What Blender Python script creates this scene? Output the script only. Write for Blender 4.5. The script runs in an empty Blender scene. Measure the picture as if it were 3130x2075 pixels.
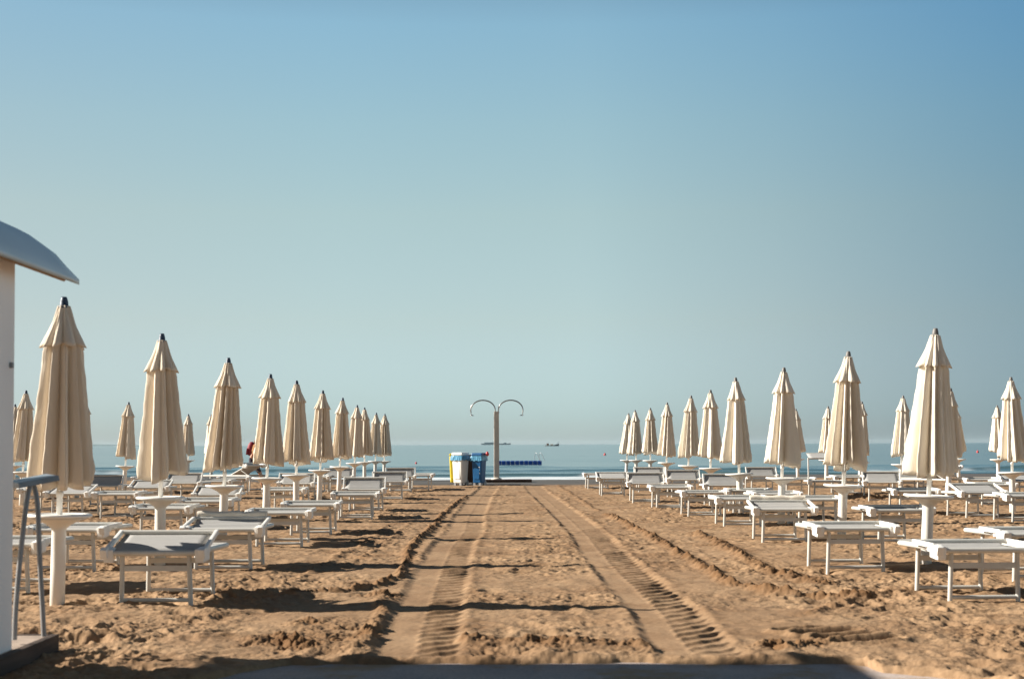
import bpy, bmesh, math, random
import numpy as np
from mathutils import Vector, Matrix, Euler
R = math.radians
random.seed(7)
sc = bpy.context.scene
COL = sc.collection
K = 3130/2365.0          # the two pixel scales my measurements were taken in
F = 4348.0; CX, CY = 1565.0, 1037.5; EYE = 1.15
PITCH, SHIFT, ROLL = 2.1, 160.9, -0.227

# ------------------------------------------------------------------ camera
cam_d = bpy.data.cameras.new('camera'); cam = bpy.data.objects.new('camera', cam_d)
COL.objects.link(cam); sc.camera = cam
cam_d.lens = F/3130*36; cam_d.sensor_width = 36; cam_d.shift_y = SHIFT/3130
cam_d.clip_start = 0.1; cam_d.clip_end = 60000
cam.location = (0, 0, EYE)
CM = Matrix.Rotation(R(90+PITCH), 3, 'X') @ Matrix.Rotation(R(ROLL), 3, 'Z')
cam.rotation_euler = CM.to_euler()
cam_d.dof.use_dof = True; cam_d.dof.focus_distance = 26; cam_d.dof.aperture_fstop = 4.0

def ray(px, py):
    return CM @ Vector(((px-CX)/F, (CY-py+SHIFT)/F, -1))

# ------------------------------------------------------------------ terrain profile
PROF = [(-60, 0), (42, 0), (45, -.02), (48, -.06), (52, -.15), (57, -.30), (62, -.48), (70, -.8), (90, -2.0)]
PY = np.array([p[0] for p in PROF], float); PZ = np.array([p[1] for p in PROF], float)
def gprof(x, y):
    ax = np.clip((np.abs(x)-4)/7, 0, 1); s = 7*ax*ax*(3-2*ax)
    s = s*np.clip((y-30)/12, 0, 1)*np.clip((64-y)/9, 0, 1)
    return np.interp(y-s, PY, PZ)
SEA = -0.45; HAZE = .00003

def on_ground(px, py, z=0.0):
    """world point where the sight line through a photo point meets the ground (+z)"""
    d = ray(px, py); g = 0.0
    for _ in range(8):
        t = (g+z-EYE)/d.z; x, y = d.x*t, d.y*t
        g = float(gprof(x, y))
    return Vector((x, y, g))
def at_depth(px, py, Y):
    d = ray(px, py); t = Y/d.y
    return Vector((d.x*t, Y, EYE+d.z*t))

# ------------------------------------------------------------------ numpy gradient noise
rng = np.random.RandomState(3)
PERM = rng.permutation(512).astype(np.int64); PERM = np.concatenate([PERM, PERM, PERM])
GA = rng.rand(512)*2*np.pi; GX = np.cos(GA); GY = np.sin(GA); RV = rng.rand(512, 4)
def pn(x, y):
    xi = np.floor(x).astype(np.int64); yi = np.floor(y).astype(np.int64)
    xf = x-xi; yf = y-yi; xi &= 511; yi &= 511
    u = xf*xf*xf*(xf*(xf*6-15)+10); v = yf*yf*yf*(yf*(yf*6-15)+10)
    def g(ix, iy, dx, dy):
        h = PERM[PERM[ix & 511]+(iy & 511)] & 511
        return GX[h]*dx+GY[h]*dy
    a = g(xi, yi, xf, yf); b = g(xi+1, yi, xf-1, yf); c = g(xi, yi+1, xf, yf-1); d = g(xi+1, yi+1, xf-1, yf-1)
    return (a+(b-a)*u)+((c+(d-c)*u)-(a+(b-a)*u))*v
def fbm(x, y, o=4, p=.5):
    s = 0; a = 1.0
    for i in range(o):
        s = s+a*pn(x+17.3*i, y-9.1*i); a *= p; x = x*2.03; y = y*2.03
    return s
def dimples(x, y, cell, rad, seed):
    """scattered dents with a small rim: footprints and scuffs"""
    x = x/cell+seed*13.7; y = y/cell+seed*7.9
    xi = np.floor(x).astype(np.int64); yi = np.floor(y).astype(np.int64); out = np.zeros_like(x)
    for dx in (-1, 0, 1):
        for dy in (-1, 0, 1):
            cx = xi+dx; cy = yi+dy
            h = PERM[PERM[cx & 511]+(cy & 511)] & 511
            ox = x-(cx+RV[h, 0]); oy = y-(cy+RV[h, 1])
            a = RV[h, 2]*np.pi; c = np.cos(a); s = np.sin(a)
            rr = rad*(.5+.7*RV[h, 3])
            u = (ox*c+oy*s)/rr/1.5; v = (-ox*s+oy*c)/rr/.8
            d = u*u+v*v
            out += np.where(d < 4, (-np.exp(-d*1.6)+.35*np.exp(-(np.sqrt(d)-1.25)**2*7)), 0)*(.5+RV[h, 2])
    return out

# ------------------------------------------------------------------ materials
def new_mat(name):
    m = bpy.data.materials.new(name); m.use_nodes = True
    n = m.node_tree.nodes; l = m.node_tree.links
    return m, n, l, n['Principled BSDF']
def mat(name, col, rough=.6, metal=0, var=.12, scale=8, bump=.0, bscale=60, spec=.4, transl=0, stretch=(1,1,1)):
    m, n, l, b = new_mat(name)
    b.inputs['Roughness'].default_value = rough; b.inputs['Metallic'].default_value = metal
    b.inputs['Specular IOR Level'].default_value = spec
    tc = n.new('ShaderNodeTexCoord'); mp = n.new('ShaderNodeMapping'); mp.inputs['Scale'].default_value = stretch
    l.new(tc.outputs['Object'], mp.inputs['Vector'])
    nz = n.new('ShaderNodeTexNoise'); nz.inputs['Scale'].default_value = scale; nz.inputs['Detail'].default_value = 5
    l.new(mp.outputs[0], nz.inputs['Vector'])
    r = n.new('ShaderNodeValToRGB'); r.color_ramp.elements[0].position = .3; r.color_ramp.elements[1].position = .7
    r.color_ramp.elements[0].color = (*[c*(1-var) for c in col], 1); r.color_ramp.elements[1].color = (*[min(1, c*(1+var)) for c in col], 1)
    l.new(nz.outputs['Fac'], r.inputs['Fac']); l.new(r.outputs[0], b.inputs['Base Color'])
    if bump:
        n2 = n.new('ShaderNodeTexNoise'); n2.inputs['Scale'].default_value = bscale; l.new(mp.outputs[0], n2.inputs['Vector'])
        bp = n.new('ShaderNodeBump'); bp.inputs['Strength'].default_value = bump; bp.inputs['Distance'].default_value = .01
        l.new(n2.outputs['Fac'], bp.inputs['Height']); l.new(bp.outputs[0], b.inputs['Normal'])
    if transl:
        t = n.new('ShaderNodeBsdfTranslucent'); l.new(r.outputs[0], t.inputs['Color'])
        mx = n.new('ShaderNodeMixShader'); mx.inputs[0].default_value = transl
        l.new(b.outputs[0], mx.inputs[1]); l.new(t.outputs[0], mx.inputs[2]); l.new(mx.outputs[0], n['Material Output'].inputs['Surface'])
    return m
M = {}
M['canvas'] = mat('cream_canvas_shade', (.80, .705, .575), .9, var=.10, scale=3, spec=.1, transl=.11, bump=.25, bscale=90, stretch=(1,1,.15))  # left rows: browner copy, their shade put into the colour
M['canvas_r'] = mat('cream_canvas_lit', (.84, .765, .645), .9, var=.09, scale=3, spec=.1, transl=.11, bump=.25, bscale=90, stretch=(1,1,.15))  # lighter copy of the same canvas, toned for the lit right rows
M['finial'] = mat('dark_blue_cap', (.045, .07, .11), .45, spec=.4)
M['finial_r'] = mat('grey_cap', (.16, .15, .14), .5, spec=.4)
M['plastic'] = mat('white_plastic', (.82, .80, .75), .45, var=.07, scale=5)
M['postp'] = mat('ivory_post', (.80, .77, .70), .5, var=.08, scale=4, stretch=(1,1,.3))
M['alu'] = mat('painted_aluminium', (.60, .585, .535), .42, var=.1, scale=6)
M['sling'] = mat('grey_white_sling', (.46, .45, .43), .8, var=.08, scale=30, transl=.15, spec=.15, stretch=(.3, 3, 1))
M['steel'] = mat('brushed_steel', (.42, .42, .42), .32, metal=.85, var=.15)
M['tube'] = mat('grey_enamelled_tube', (.28, .28, .28), .35, var=.2, scale=4)
M['slab'] = mat('blue_grey_board', (.22, .27, .31), .4, var=.1)
M['concrete_post'] = mat('beige_shower_post', (.68, .61, .52), .7, var=.12, scale=6)
M['darkwood'] = mat('dark_wood', (.055, .028, .018), .7, var=.3, scale=5)
M['plank'] = mat('shade_darkened_plank', (.065, .042, .030), .8, var=.35, scale=4, stretch=(6, .6, 6), bump=.4)  # plank colour darkened to stand for its shaded side
M['deck'] = mat('sandy_deck', (.36, .28, .22), .85, var=.2, scale=6, bump=.3)
M['kiosk'] = mat('kiosk_white_paint', (.86, .83, .80), .6, var=.05, scale=1.5, bump=.15, bscale=160)
M['roof'] = mat('kiosk_roof_sheet', (.52, .64, .70), .45, var=.06, scale=2)
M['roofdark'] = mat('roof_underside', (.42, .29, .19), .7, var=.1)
M['yellow'] = mat('yellow_bin', (.72, .55, .03), .4, var=.05)
M['white_bin'] = mat('white_bin', (.80, .80, .76), .45, var=.05)
M['grey_bin'] = mat('shaded_white_panel', (.60, .60, .59), .45, var=.05)
M['brown_bin'] = mat('brown_bin', (.05, .018, .012), .45, var=.1)
M['blue_bin'] = mat('blue_bin', (.004, .085, .23), .4, var=.1)
M['bag'] = mat('light_blue_bag', (.12, .36, .55), .25, var=.3, scale=18, transl=.25, spec=.6)
M['red'] = mat('red_plastic', (.55, .05, .05), .4)
M['dock'] = mat('blue_dock_float', (.015, .08, .38), .45, var=.2, scale=2)
M['hullw'] = mat('pale_hull', (.55, .50, .42), .5)
M['hulld'] = mat('dark_hull', (.03, .035, .05), .5)
M['cabin'] = mat('rust_cabin', (.22, .12, .08), .6)
M['far'] = mat('haze_tinted_hull', (.16, .25, .30), .7)  # fading by distance haze put into the colour
M['land'] = mat('far_land', (.10, .16, .17), .9)
M['skin'] = mat('reddish_skin', (.42, .19, .10), .55, var=.1)  # one even reddish tone
M['hair'] = mat('auburn_hair', (.13, .055, .025), .6, var=.3, scale=20)
M['trouser'] = mat('dark_purple_trousers', (.035, .025, .04), .8)
M['shirt'] = mat('ochre_top', (.38, .20, .08), .8)
M['pack'] = mat('crimson_backpack', (.22, .015, .028), .6, var=.25, scale=10)
M['strap'] = mat('dark_strap', (.03, .01, .015), .7)

# ------------------------------------------------------------------ object helpers
def tag(o, label=None, cat=None, group=None, kind=None):
    if label: o['label'] = label
    if cat: o['category'] = cat
    if group: o['group'] = group
    if kind: o['kind'] = kind
    return o
def empty(name, loc=(0,0,0), rot=(0,0,0)):
    o = bpy.data.objects.new(name, None); COL.objects.link(o); o.location = loc; o.rotation_euler = rot
    o.empty_display_size = .1; return o
class MB:
    def __init__(s): s.v = []; s.f = []; s.sm = []
    def add(s, v, f, smooth=False):
        b = len(s.v); s.v += [tuple(p) for p in v]; s.f += [tuple(i+b for i in q) for q in f]; s.sm += [smooth]*len(f); return s
    def box(s, c, d, rot=None, taper=1.0, bev=0.0):
        hx, hy, hz = d[0]/2, d[1]/2, d[2]/2
        bm = bmesh.new(); bmesh.ops.create_cube(bm, size=1)
        for v in bm.verts:
            k = taper if v.co.z > 0 else 1
            v.co = Vector((v.co.x*2*hx*k, v.co.y*2*hy*k, v.co.z*2*hz))
        if bev: bmesh.ops.bevel(bm, geom=bm.edges[:], offset=bev, segments=2, affect='EDGES', profile=.7)
        bm.verts.ensure_lookup_table()
        mt = rot.to_matrix() if rot else Matrix.Identity(3)
        s.add([mt @ v.co+Vector(c) for v in bm.verts], [[v.index for v in f.verts] for f in bm.faces]); bm.free(); return s
    def tube(s, pts, r, n=10, cap=True, closed=False):
        pts = [Vector(p) for p in pts]; rs = r if isinstance(r, (list, tuple)) else [r]*len(pts)
        rings = []; up = None
        for i, p in enumerate(pts):
            if i == 0: t = pts[1]-p
            elif i == len(pts)-1: t = p-pts[i-1]
            else: t = (pts[i+1]-p).normalized()+(p-pts[i-1]).normalized()
            t.normalize()
            if up is None:
                up = Vector((0, 0, 1)) if abs(t.z) < .9 else Vector((0, 1, 0))
            a = up-t*up.dot(t); a.normalize(); b = t.cross(a); up = a
            rings.append([p+(a*math.cos(2*math.pi*k/n)+b*math.sin(2*math.pi*k/n))*rs[i] for k in range(n)])
        v = [q for rg in rings for q in rg]; f = []
        for i in range(len(pts)-1):
            for k in range(n): f.append((i*n+k, i*n+(k+1) % n, (i+1)*n+(k+1) % n, (i+1)*n+k))
        s.add(v, f, True)
        if cap: s.add(rings[0], [tuple(reversed(range(n)))]); s.add(rings[-1], [tuple(range(n))])
        return s
    def lathe(s, prof, n=32, c=(0,0,0), smooth=True):
        v = []; f = []
        for r_, z in prof:
            for k in range(n): v.append((c[0]+r_*math.cos(2*math.pi*k/n), c[1]+r_*math.sin(2*math.pi*k/n), c[2]+z))
        for i in range(len(prof)-1):
            for k in range(n): f.append((i*n+k, i*n+(k+1) % n, (i+1)*n+(k+1) % n, (i+1)*n+k))
        f2 = [tuple(reversed(range(n))), tuple((len(prof)-1)*n+k for k in range(n))]
        s.add(v, f, smooth); 
        b = len(s.v)-len(v)
        for q in f2: s.f.append(tuple(i+b for i in q)); s.sm.append(False)
        return s
    def build(s, name, m, parent=None, loc=None):
        me = bpy.data.meshes.new(name); me.from_pydata(s.v, [], s.f); me.materials.append(m)
        me.polygons.foreach_set('use_smooth', s.sm); me.update()
        o = bpy.data.objects.new(name, me); COL.objects.link(o)
        if parent: o.parent = parent
        if loc: o.location = loc
        return o
def copy_tree(o, parent=None):
    c = o.copy(); COL.objects.link(c); c.parent = parent
    for ch in list(o.children): copy_tree(ch, c)
    return c

# ------------------------------------------------------------------ the sand
def fan(ts, ys, ymin=6.0):
    Y, T = np.meshgrid(ys, ts, indexing='ij'); X = T*np.maximum(Y, ymin)
    return X, Y
def grid_mesh(name, X, Y, Z, mt, attrs=None, kind='structure'):
    nr, nc = X.shape; me = bpy.data.meshes.new(name)
    me.vertices.add(nr*nc); me.vertices.foreach_set('co', np.stack([X, Y, Z], -1).astype(np.float32).ravel())
    i = np.arange(nr*nc).reshape(nr, nc); q = np.stack([i[:-1, :-1], i[:-1, 1:], i[1:, 1:], i[1:, :-1]], -1).reshape(-1, 4)
    me.loops.add(q.size); me.loops.foreach_set('vertex_index', q.ravel().astype(np.int32))
    me.polygons.add(len(q)); me.polygons.foreach_set('loop_start', np.arange(0, q.size, 4, dtype=np.int32))
    me.polygons.foreach_set('use_smooth', np.ones(len(q), bool))
    me.update(calc_edges=True)
    for k, a in (attrs or {}).items():
        at = me.attributes.new(k, 'FLOAT', 'POINT'); at.data.foreach_set('value', a.astype(np.float32).ravel())
    me.materials.append(mt)
    o = bpy.data.objects.new(name, me); COL.objects.link(o); tag(o, kind=kind); return o

def sm(a, b, x):
    t = np.clip((x-a)/(b-a), 0, 1); return t*t*(3-2*t)

LT = [(6, -.50), (7.9, -.53), (9.8, -.595), (13.1, -.645), (16, -.685), (19, -.65), (22, -.69), (28, -.70), (34, -.66), (42, -.6)]
RT = [(6, .99), (8.1, .985), (9.8, 1.0), (12.5, .945), (15.4, .925), (18.5, .925), (22, .88), (25.6, .79), (33.8, .59), (42, .5)]
def track_x(tr, y): return np.interp(y, [p[0] for p in tr], [p[1] for p in tr])
def seg_dist(X, Y, pts):
    """distance to a polyline, and signed side"""
    best = np.full(X.shape, 9.0)
    for (x0, y0), (x1, y1) in zip(pts[:-1], pts[1:]):
        dx, dy = x1-x0, y1-y0; L2 = dx*dx+dy*dy
        t = np.clip(((X-x0)*dx+(Y-y0)*dy)/L2, 0, 1)
        best = np.minimum(best, np.hypot(X-x0-t*dx, Y-y0-t*dy))
    return best

# pavement outline (far edge) in world metres, from the photo
PE = [on_ground(x, y) for x, y in ((-400, 2300), (560, 2082), (730, 2046), (889, 2018), (1100, 2012), (1565, 2012), (2260, 2012), (2640, 2018), (2697, 2040), (2861, 2052), (3040, 2078), (3300, 2120))]
PEX = [p.x for p in PE]; PEY = [p.y for p in PE]

def sand_height(X, Y):
    base = gprof(X, Y)
    wx = X+.10*pn(X*1.3, Y*1.3)
    yy = Y
    # large and middle undulation
    h = .022*fbm(X*.55, Y*.55, 3)+.016*fbm(X*1.9+5, Y*1.9, 4)
    # how trampled: the aisle is smoother than the sides
    side = sm(1.5, 2.6, np.abs(X-.1)+.5*pn(X*.7, Y*.7)) 
    rough = .50+.50*side
    fp = dimples(X, Y, .42, .30, 1)*.020+dimples(X+.11*pn(X*3, Y*3), Y, .22, .28, 2)*.012
    fp = fp+dimples(X, Y, .62, .22, 5)*.022
    fine = .0105*fbm(X*9.5, Y*9.5, 4, .72)
    fp = fp+dimples(X, Y, .15, .30, 9)*.013*sm(-.2, .3, pn(X*.8, Y*.8+50))
    ridg = -np.abs(pn(X*3.3+9, Y*4.3))*.020-np.abs(pn(X*8.1+9, Y*9.3))*.026-np.abs(pn(X*17+3, Y*18))*.012+.012
    patch = .35+1.0*sm(-.35, .35, fbm(X*.55+31, Y*.40, 3))
    rough = rough*patch
    h = h+(fp*1.15+ridg*.75)*rough+fine*(.62+.38*side)*patch
    clod = sm(.10, .45, fbm(X*1.1-40, Y*1.1+3, 2))
    h = h+clod*.016*np.abs(fbm(X*11, Y*11, 3))
    # churned bank left of the left wheel track, near the pavement
    ch = np.exp(-((X+1.15)/.38)**2-((Y-8.55)/.75)**2)+.8*np.exp(-((X+.95)/.22)**2-((Y-10.75)/.25)**2)
    ch = ch+.5*np.exp(-((X-.1)/.35)**2-((Y-8.0)/.16)**2)+.8*np.exp(-((X-1.6)/.4)**2-((Y-8.05)/.25)**2)
    ch = ch*(.35+1.1*sm(-.2, .4, fbm(X*2.1+60, Y*2.1, 3)))
    h = h+ch*(.012+.070*fbm(X*6.5, Y*6.5, 4, .65))
    moist = np.clip(ch, 0, 1)+clod*.25
    # ridges thrown up by wheels
    for pts, w, a in (
        ([(-1.02, 31), (-1.08, 27.9), (-1.12, 22.8), (-1.09, 20.2), (-1.10, 18), (-1.14, 15.9), (-1.03, 13.55), (-.968, 12.2), (-1.1, 11.5), (-1.35, 11.1), (-1.7, 11.0)], .045, .032),
        ([(-.98, 10.9), (-.93, 10.2), (-.88, 9.2), (-.86, 8.0)], .05, .018),
        ([(1.51, 22.8), (1.70, 17.5), (1.75, 12.8), (1.74, 11.5), (2.05, 10.8), (2.6, 10.5)], .06, .036),
        ([(2.33, 18.1), (2.32, 14.9), (2.26, 12.5), (2.5, 11.4)], .08, .034),
        ([(-1.75, 20), (-1.7, 16), (-1.85, 12.5)], .05, .014), ([(-1.5, 21), (-1.45, 16), (-1.62, 12.8)], .04, .010), ([(1.25, 40), (1.35, 30), (1.45, 24)], .06, .016), ([(2.0, 9.6), (2.6, 10.6), (3.4, 11.2)], .05, .02),
        ([(-.35, 8.3), (.3, 8.15), (.9, 7.95)], .10, .03)):
        d = seg_dist(X+.05*pn(X*4, Y*2), Y, pts)
        h = h+a*(1+1.3*fbm(X*7, Y*7, 4, .65))*np.exp(-(d/w)**2); moist = np.maximum(moist, np.exp(-(d/w/1.5)**2)*(a/.04))
    # wheel tracks: a smooth strip and a cleated strip, with raised edges
    h = h+.012*(1-side)*0
    for tr, (ta, tb) in ((LT, (-.225, .24)), (RT, (-.195, .265))):
        xc = track_x(tr, Y)+.035*pn(Y*.16+tr[0][1]*9, Y*0+8); u = X-xc+.020*pn(Y*1.1, X*0+3)+.012*fbm(X*5, Y*5, 2)
        ins = sm(ta-.05, ta+.04, u)*(1-sm(tb-.04, tb+.05, u))
        fade = sm(43, 36, Y)*sm(7.55, 7.9, Y)
        k = ins*fade
        flat = -.013+.006*fbm(X*2, Y*1.1, 2)+.0045*fbm(X*7, Y*4, 4)+.4*fp*sm(.1, .5, pn(X*.9+3, Y*.5))
        pit = .215
        sl = .35 if tr is LT else .60
        ph = ((Y-sl*u-1.6*u*np.abs(u))/pit+.15*pn(Y*.6, Y*0+1)) % 1.0
        lug = np.where(ph < .20, ph/.20, np.clip(1-(ph-.20)/.45, 0, 1))*.0175*(.75+.5*fbm(X*6, Y*6, 2))
        ins2 = sm(-.02, .03, u)*(1-sm(tb-.03, tb+.03, u))
        vis = (.20+.72*sm(23, 14, Y))*(.80+.35*np.clip(pn(Y*.45+4, Y*0)+.6, 0, 1))
        moist = np.maximum(moist*(1-k), ins2*k*.15*np.where((ph < .12) | (ph > .95), 1, .0)*vis)
        flat = flat+ins2*(lug*vis*(.7+.8*sm(-.3, .4, fbm(X*1.5, Y*.9+20, 2)))-.003)
        flat = flat+.003*np.exp(-((u)/.02)**2)
        h = h*(1-k)+flat*k
        moist = np.maximum(moist, .5*np.exp(-((u-tb-.07)/.06)**2)*fade*np.clip(.4+fbm(X*4, Y*3, 2), 0, 1))
        rim = (np.exp(-((u-ta+.05)/.045)**2)+np.exp(-((u-tb-.05)/.045)**2))*fade
        h = h+rim*.005*(1+1.6*fbm(X*7, Y*5, 3))
    # four cleat marks at right by the pavement
    for i in range(4):
        d = seg_dist(X, Y, [(1.62+.09*i, 8.62-.14*i), (1.95+.09*i, 8.72-.14*i)])
        h = h-.055*np.exp(-(d/.035)**2)+.02*np.exp(-((d-.07)/.03)**2)
    # dug-up heaps by the umbrella rows
    for px, py, a in ((940, 1532, .10), (2650, 1528, .10), (2790, 1540, .07), (2440, 1560, .05)):
        p = on_ground(px, py); h = h+a*np.exp(-((X-p.x)/.5)**2-((Y-p.y)/.7)**2)*(1+1.3*fbm(X*3, Y*3, 3))
    # wet sand by the water is smooth
    wet = sm(38.5, 41.5, Y-7*sm(4, 11, np.abs(X))+1.5*pn(X*.3, Y*.3))
    berm = .05*np.exp(-((X+5.2)/1.4)**2-((Y-42)/1.5)**2)
    h = h*(1-.9*wet)+berm
    # around the pavement the sand spreads out thin; the pavement is at z=0
    e = np.interp(X, PEX, PEY)+.07*pn(X*1.9, Y*1.5+3)+.05*fbm(X*4.5, Y*4.5, 3)
    inn = sm(-.04, .10, e-Y)
    h = (h+.012)*(1-inn)-.06*inn
    moist = np.clip(moist+.35*sm(.1, .6, fbm(X*2.3+7, Y*2.3, 4, .6)), 0, 1)*(1-wet)
    return base+h, wet, moist

ys = np.concatenate([np.linspace(-40, 5.9, 24), np.exp(np.linspace(np.log(6.2), np.log(46), 1500)), np.linspace(46.2, 90, 240)])
ts = np.concatenate([-np.exp(np.linspace(np.log(9), np.log(.455), 40)), np.linspace(-.45, .45, 1300), np.exp(np.linspace(np.log(.455), np.log(9), 40))])
X, Y = fan(ts, ys)
Z, wet, moist = sand_height(X, Y)

m, n, l, b = new_mat('beach_sand')
tc = n.new('ShaderNodeTexCoord')
def noise(scale, detail=4, rough=.55, vec=None):
    q = n.new('ShaderNodeTexNoise'); q.inputs['Scale'].default_value = scale; q.inputs['Detail'].default_value = detail; q.inputs['Roughness'].default_value = rough
    l.new(vec or tc.outputs['Object'], q.inputs['Vector']); return q
n1 = noise(1.1, 5); r1 = n.new('ShaderNodeValToRGB'); l.new(n1.outputs['Fac'], r1.inputs['Fac'])
r1.color_ramp.elements[0].position = .32; r1.color_ramp.elements[0].color = (.268, .168, .096, 1)
r1.color_ramp.elements[1].position = .68; r1.color_ramp.elements[1].color = (.375, .250, .150, 1)
n2 = noise(28, 6, .7); r2 = n.new('ShaderNodeValToRGB'); l.new(n2.outputs['Fac'], r2.inputs['Fac'])
r2.color_ramp.elements[0].position = .30; r2.color_ramp.elements[0].color = (.72, .70, .66, 1)
r2.color_ramp.elements[1].position = .62; r2.color_ramp.elements[1].color = (1.08, 1.06, 1.03, 1)
mx = n.new('ShaderNodeMix'); mx.data_type = 'RGBA'; mx.blend_type = 'MULTIPLY'; mx.inputs[0].default_value = 1
l.new(r1.outputs[0], mx.inputs[6]); l.new(r2.outputs[0], mx.inputs[7])
am = n.new('ShaderNodeAttribute'); am.attribute_name = 'moist'
md = n.new('ShaderNodeMix'); md.data_type = 'RGBA'; md.blend_type = 'MULTIPLY'; l.new(am.outputs['Fac'], md.inputs[0]); l.new(mx.outputs[2], md.inputs[6]); md.inputs[7].default_value = (.52, .44, .36, 1)
at = n.new('ShaderNodeAttribute'); at.attribute_name = 'wet'
mw = n.new('ShaderNodeMix'); mw.data_type = 'RGBA'; l.new(at.outputs['Fac'], mw.inputs[0]); l.new(md.outputs[2], mw.inputs[6]); mw.inputs[7].default_value = (.105, .088, .072, 1)
l.new(mw.outputs[2], b.inputs['Base Color'])
mr = n.new('ShaderNodeMapRange'); l.new(at.outputs['Fac'], mr.inputs[0]); mr.inputs[3].default_value = .95; mr.inputs[4].default_value = .5
l.new(mr.outputs[0], b.inputs['Roughness']); b.inputs['Specular IOR Level'].default_value = .15
n3 = noise(140, 3, .6); bp = n.new('ShaderNodeBump'); bp.inputs['Strength'].default_value = .5; bp.inputs['Distance'].default_value = .004
l.new(n3.outputs['Fac'], bp.inputs['Height']); l.new(bp.outputs[0], b.inputs['Normal'])
grid_mesh('sand', X, Y, Z, m, {'wet': wet, 'moist': moist})
del X, Y, Z

# pavement
m, n, l, b = new_mat('sandy_pavement'); tc = n.new('ShaderNodeTexCoord')
n1 = noise(2.2, 6, .6); r1 = n.new('ShaderNodeValToRGB'); l.new(n1.outputs['Fac'], r1.inputs['Fac'])
r1.color_ramp.elements[0].position = .35; r1.color_ramp.elements[0].color = (.39, .33, .30, 1)
r1.color_ramp.elements[1].position = .62; r1.color_ramp.elements[1].color = (.49, .41, .36, 1)
n2 = noise(60, 5, .7); mx = n.new('ShaderNodeMix'); mx.data_type = 'RGBA'; mx.blend_type = 'OVERLAY'; mx.inputs[0].default_value = .6
l.new(r1.outputs[0], mx.inputs[6]); l.new(n2.outputs['Fac'], mx.inputs[7])
n5 = noise(1.6, 8, .7); r5 = n.new('ShaderNodeValToRGB'); l.new(n5.outputs['Fac'], r5.inputs['Fac']); r5.color_ramp.elements[0].position = .50; r5.color_ramp.elements[1].position = .60
m5 = n.new('ShaderNodeMix'); m5.data_type = 'RGBA'; l.new(r5.outputs[0], m5.inputs[0]); l.new(mx.outputs[2], m5.inputs[6]); m5.inputs[7].default_value = (.40, .28, .175, 1)
l.new(m5.outputs[2], b.inputs['Base Color'])
b.inputs['Roughness'].default_value = .9; b.inputs['Specular IOR Level'].default_value = .2
bp = n.new('ShaderNodeBump'); bp.inputs['Strength'].default_value = .5; bp.inputs['Distance'].default_value = .006; l.new(n2.outputs['Fac'], bp.inputs['Height']); l.new(bp.outputs[0], b.inputs['Normal'])
gx, gy = np.meshgrid(np.linspace(-5.5, 5, 160), np.linspace(-3, 7.9, 160), indexing='xy')
gz = -.022+.004*fbm(gx*.9, gy*.9, 3)
grid_mesh('pavement', gx, gy, gz, m)

# ------------------------------------------------------------------ the sea
ys = np.concatenate([np.linspace(56, 100, 420), np.exp(np.linspace(np.log(100.2), np.log(15000), 260))])
ts = np.concatenate([-np.exp(np.linspace(np.log(9), np.log(.455), 30)), np.linspace(-.45, .45, 520), np.exp(np.linspace(np.log(.455), np.log(9), 30))])
X, Y = fan(ts, ys); X = np.clip(X, -16000, 16000)+ts[None, :]*.5
near = sm(400, 90, Y)
h = near*(.05*fbm(X*.16, Y*.55, 3)+.028*pn(X*.6, Y*1.9))
foam = np.zeros_like(X)
def wave(y0, amp, wid, fx, seed, steep=1.6):
    yc = y0+1.6*pn(X*fx+seed, X*0+seed)
    a = amp*np.clip(.65+.9*pn(X*.09+seed*3, X*0+.5), .1, 1.4)
    d = Y-yc; return a*np.exp(-(np.where(d < 0, d*steep, d)/wid)**2), d, a
w1, d1, a1 = wave(83, .32, 1.8, .05, 3.3, 2.6); w2, d2, a2 = wave(72, .20, .9, .10, 8.1, 2.4); w3, d3, a3 = wave(96, .20, 2.6, .04, 5.7, 2)
h = h+w1+w2+w3
h = h*sm(57, 64, Y)
edge = 69.2+1.0*pn(X*.22, X*0+2)+.5*pn(X*.9, X*0+7)
foam = np.maximum(foam, (1-sm(edge-.6, edge+.5, Y))*(.86+.3*fbm(X*.8, Y*2.2, 3)))
crest = sm(.0, .35, pn(X*.10+11, X*0+4)+.25*pn(X*.7, X*0+1)-.02)
foam = np.maximum(foam, np.exp(-((d1+1.0)/.7)**2)*crest*1.2)
foam = np.maximum(foam, np.exp(-((d2+.5)/.25)**2)*sm(.1, .5, pn(X*.35+2, X*0+9)))
m, n, l, b = new_mat('sea_water'); tc = n.new('ShaderNodeTexCoord')
b.inputs['Base Color'].default_value = (.065, .125, .140, 1); b.inputs['Roughness'].default_value = .16; b.inputs['IOR'].default_value = 1.33
mp = n.new('ShaderNodeMapping'); mp.inputs['Scale'].default_value = (.35, 1.1, 1); l.new(tc.outputs['Object'], mp.inputs['Vector'])
na = noise(.9, 5, .6, mp.outputs[0])
mp2 = n.new('ShaderNodeMapping'); mp2.inputs['Scale'].default_value = (.012, .05, 1); l.new(tc.outputs['Object'], mp2.inputs['Vector'])
nb = noise(1.0, 4, .6, mp2.outputs[0])
mrb = n.new('ShaderNodeMapRange'); l.new(nb.outputs['Fac'], mrb.inputs[0]); mrb.inputs[1].default_value = .35; mrb.inputs[2].default_value = .65; mrb.inputs[3].default_value = .03; mrb.inputs[4].default_value = .30
bp = n.new('ShaderNodeBump'); bp.inputs['Distance'].default_value = .35; l.new(mrb.outputs[0], bp.inputs['Strength']); l.new(na.outputs['Fac'], bp.inputs['Height']); l.new(bp.outputs[0], b.inputs['Normal'])
at = n.new('ShaderNodeAttribute'); at.attribute_name = 'foam'
df = n.new('ShaderNodeBsdfDiffuse'); df.inputs['Color'].default_value = (.62, .66, .68, 1)
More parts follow.
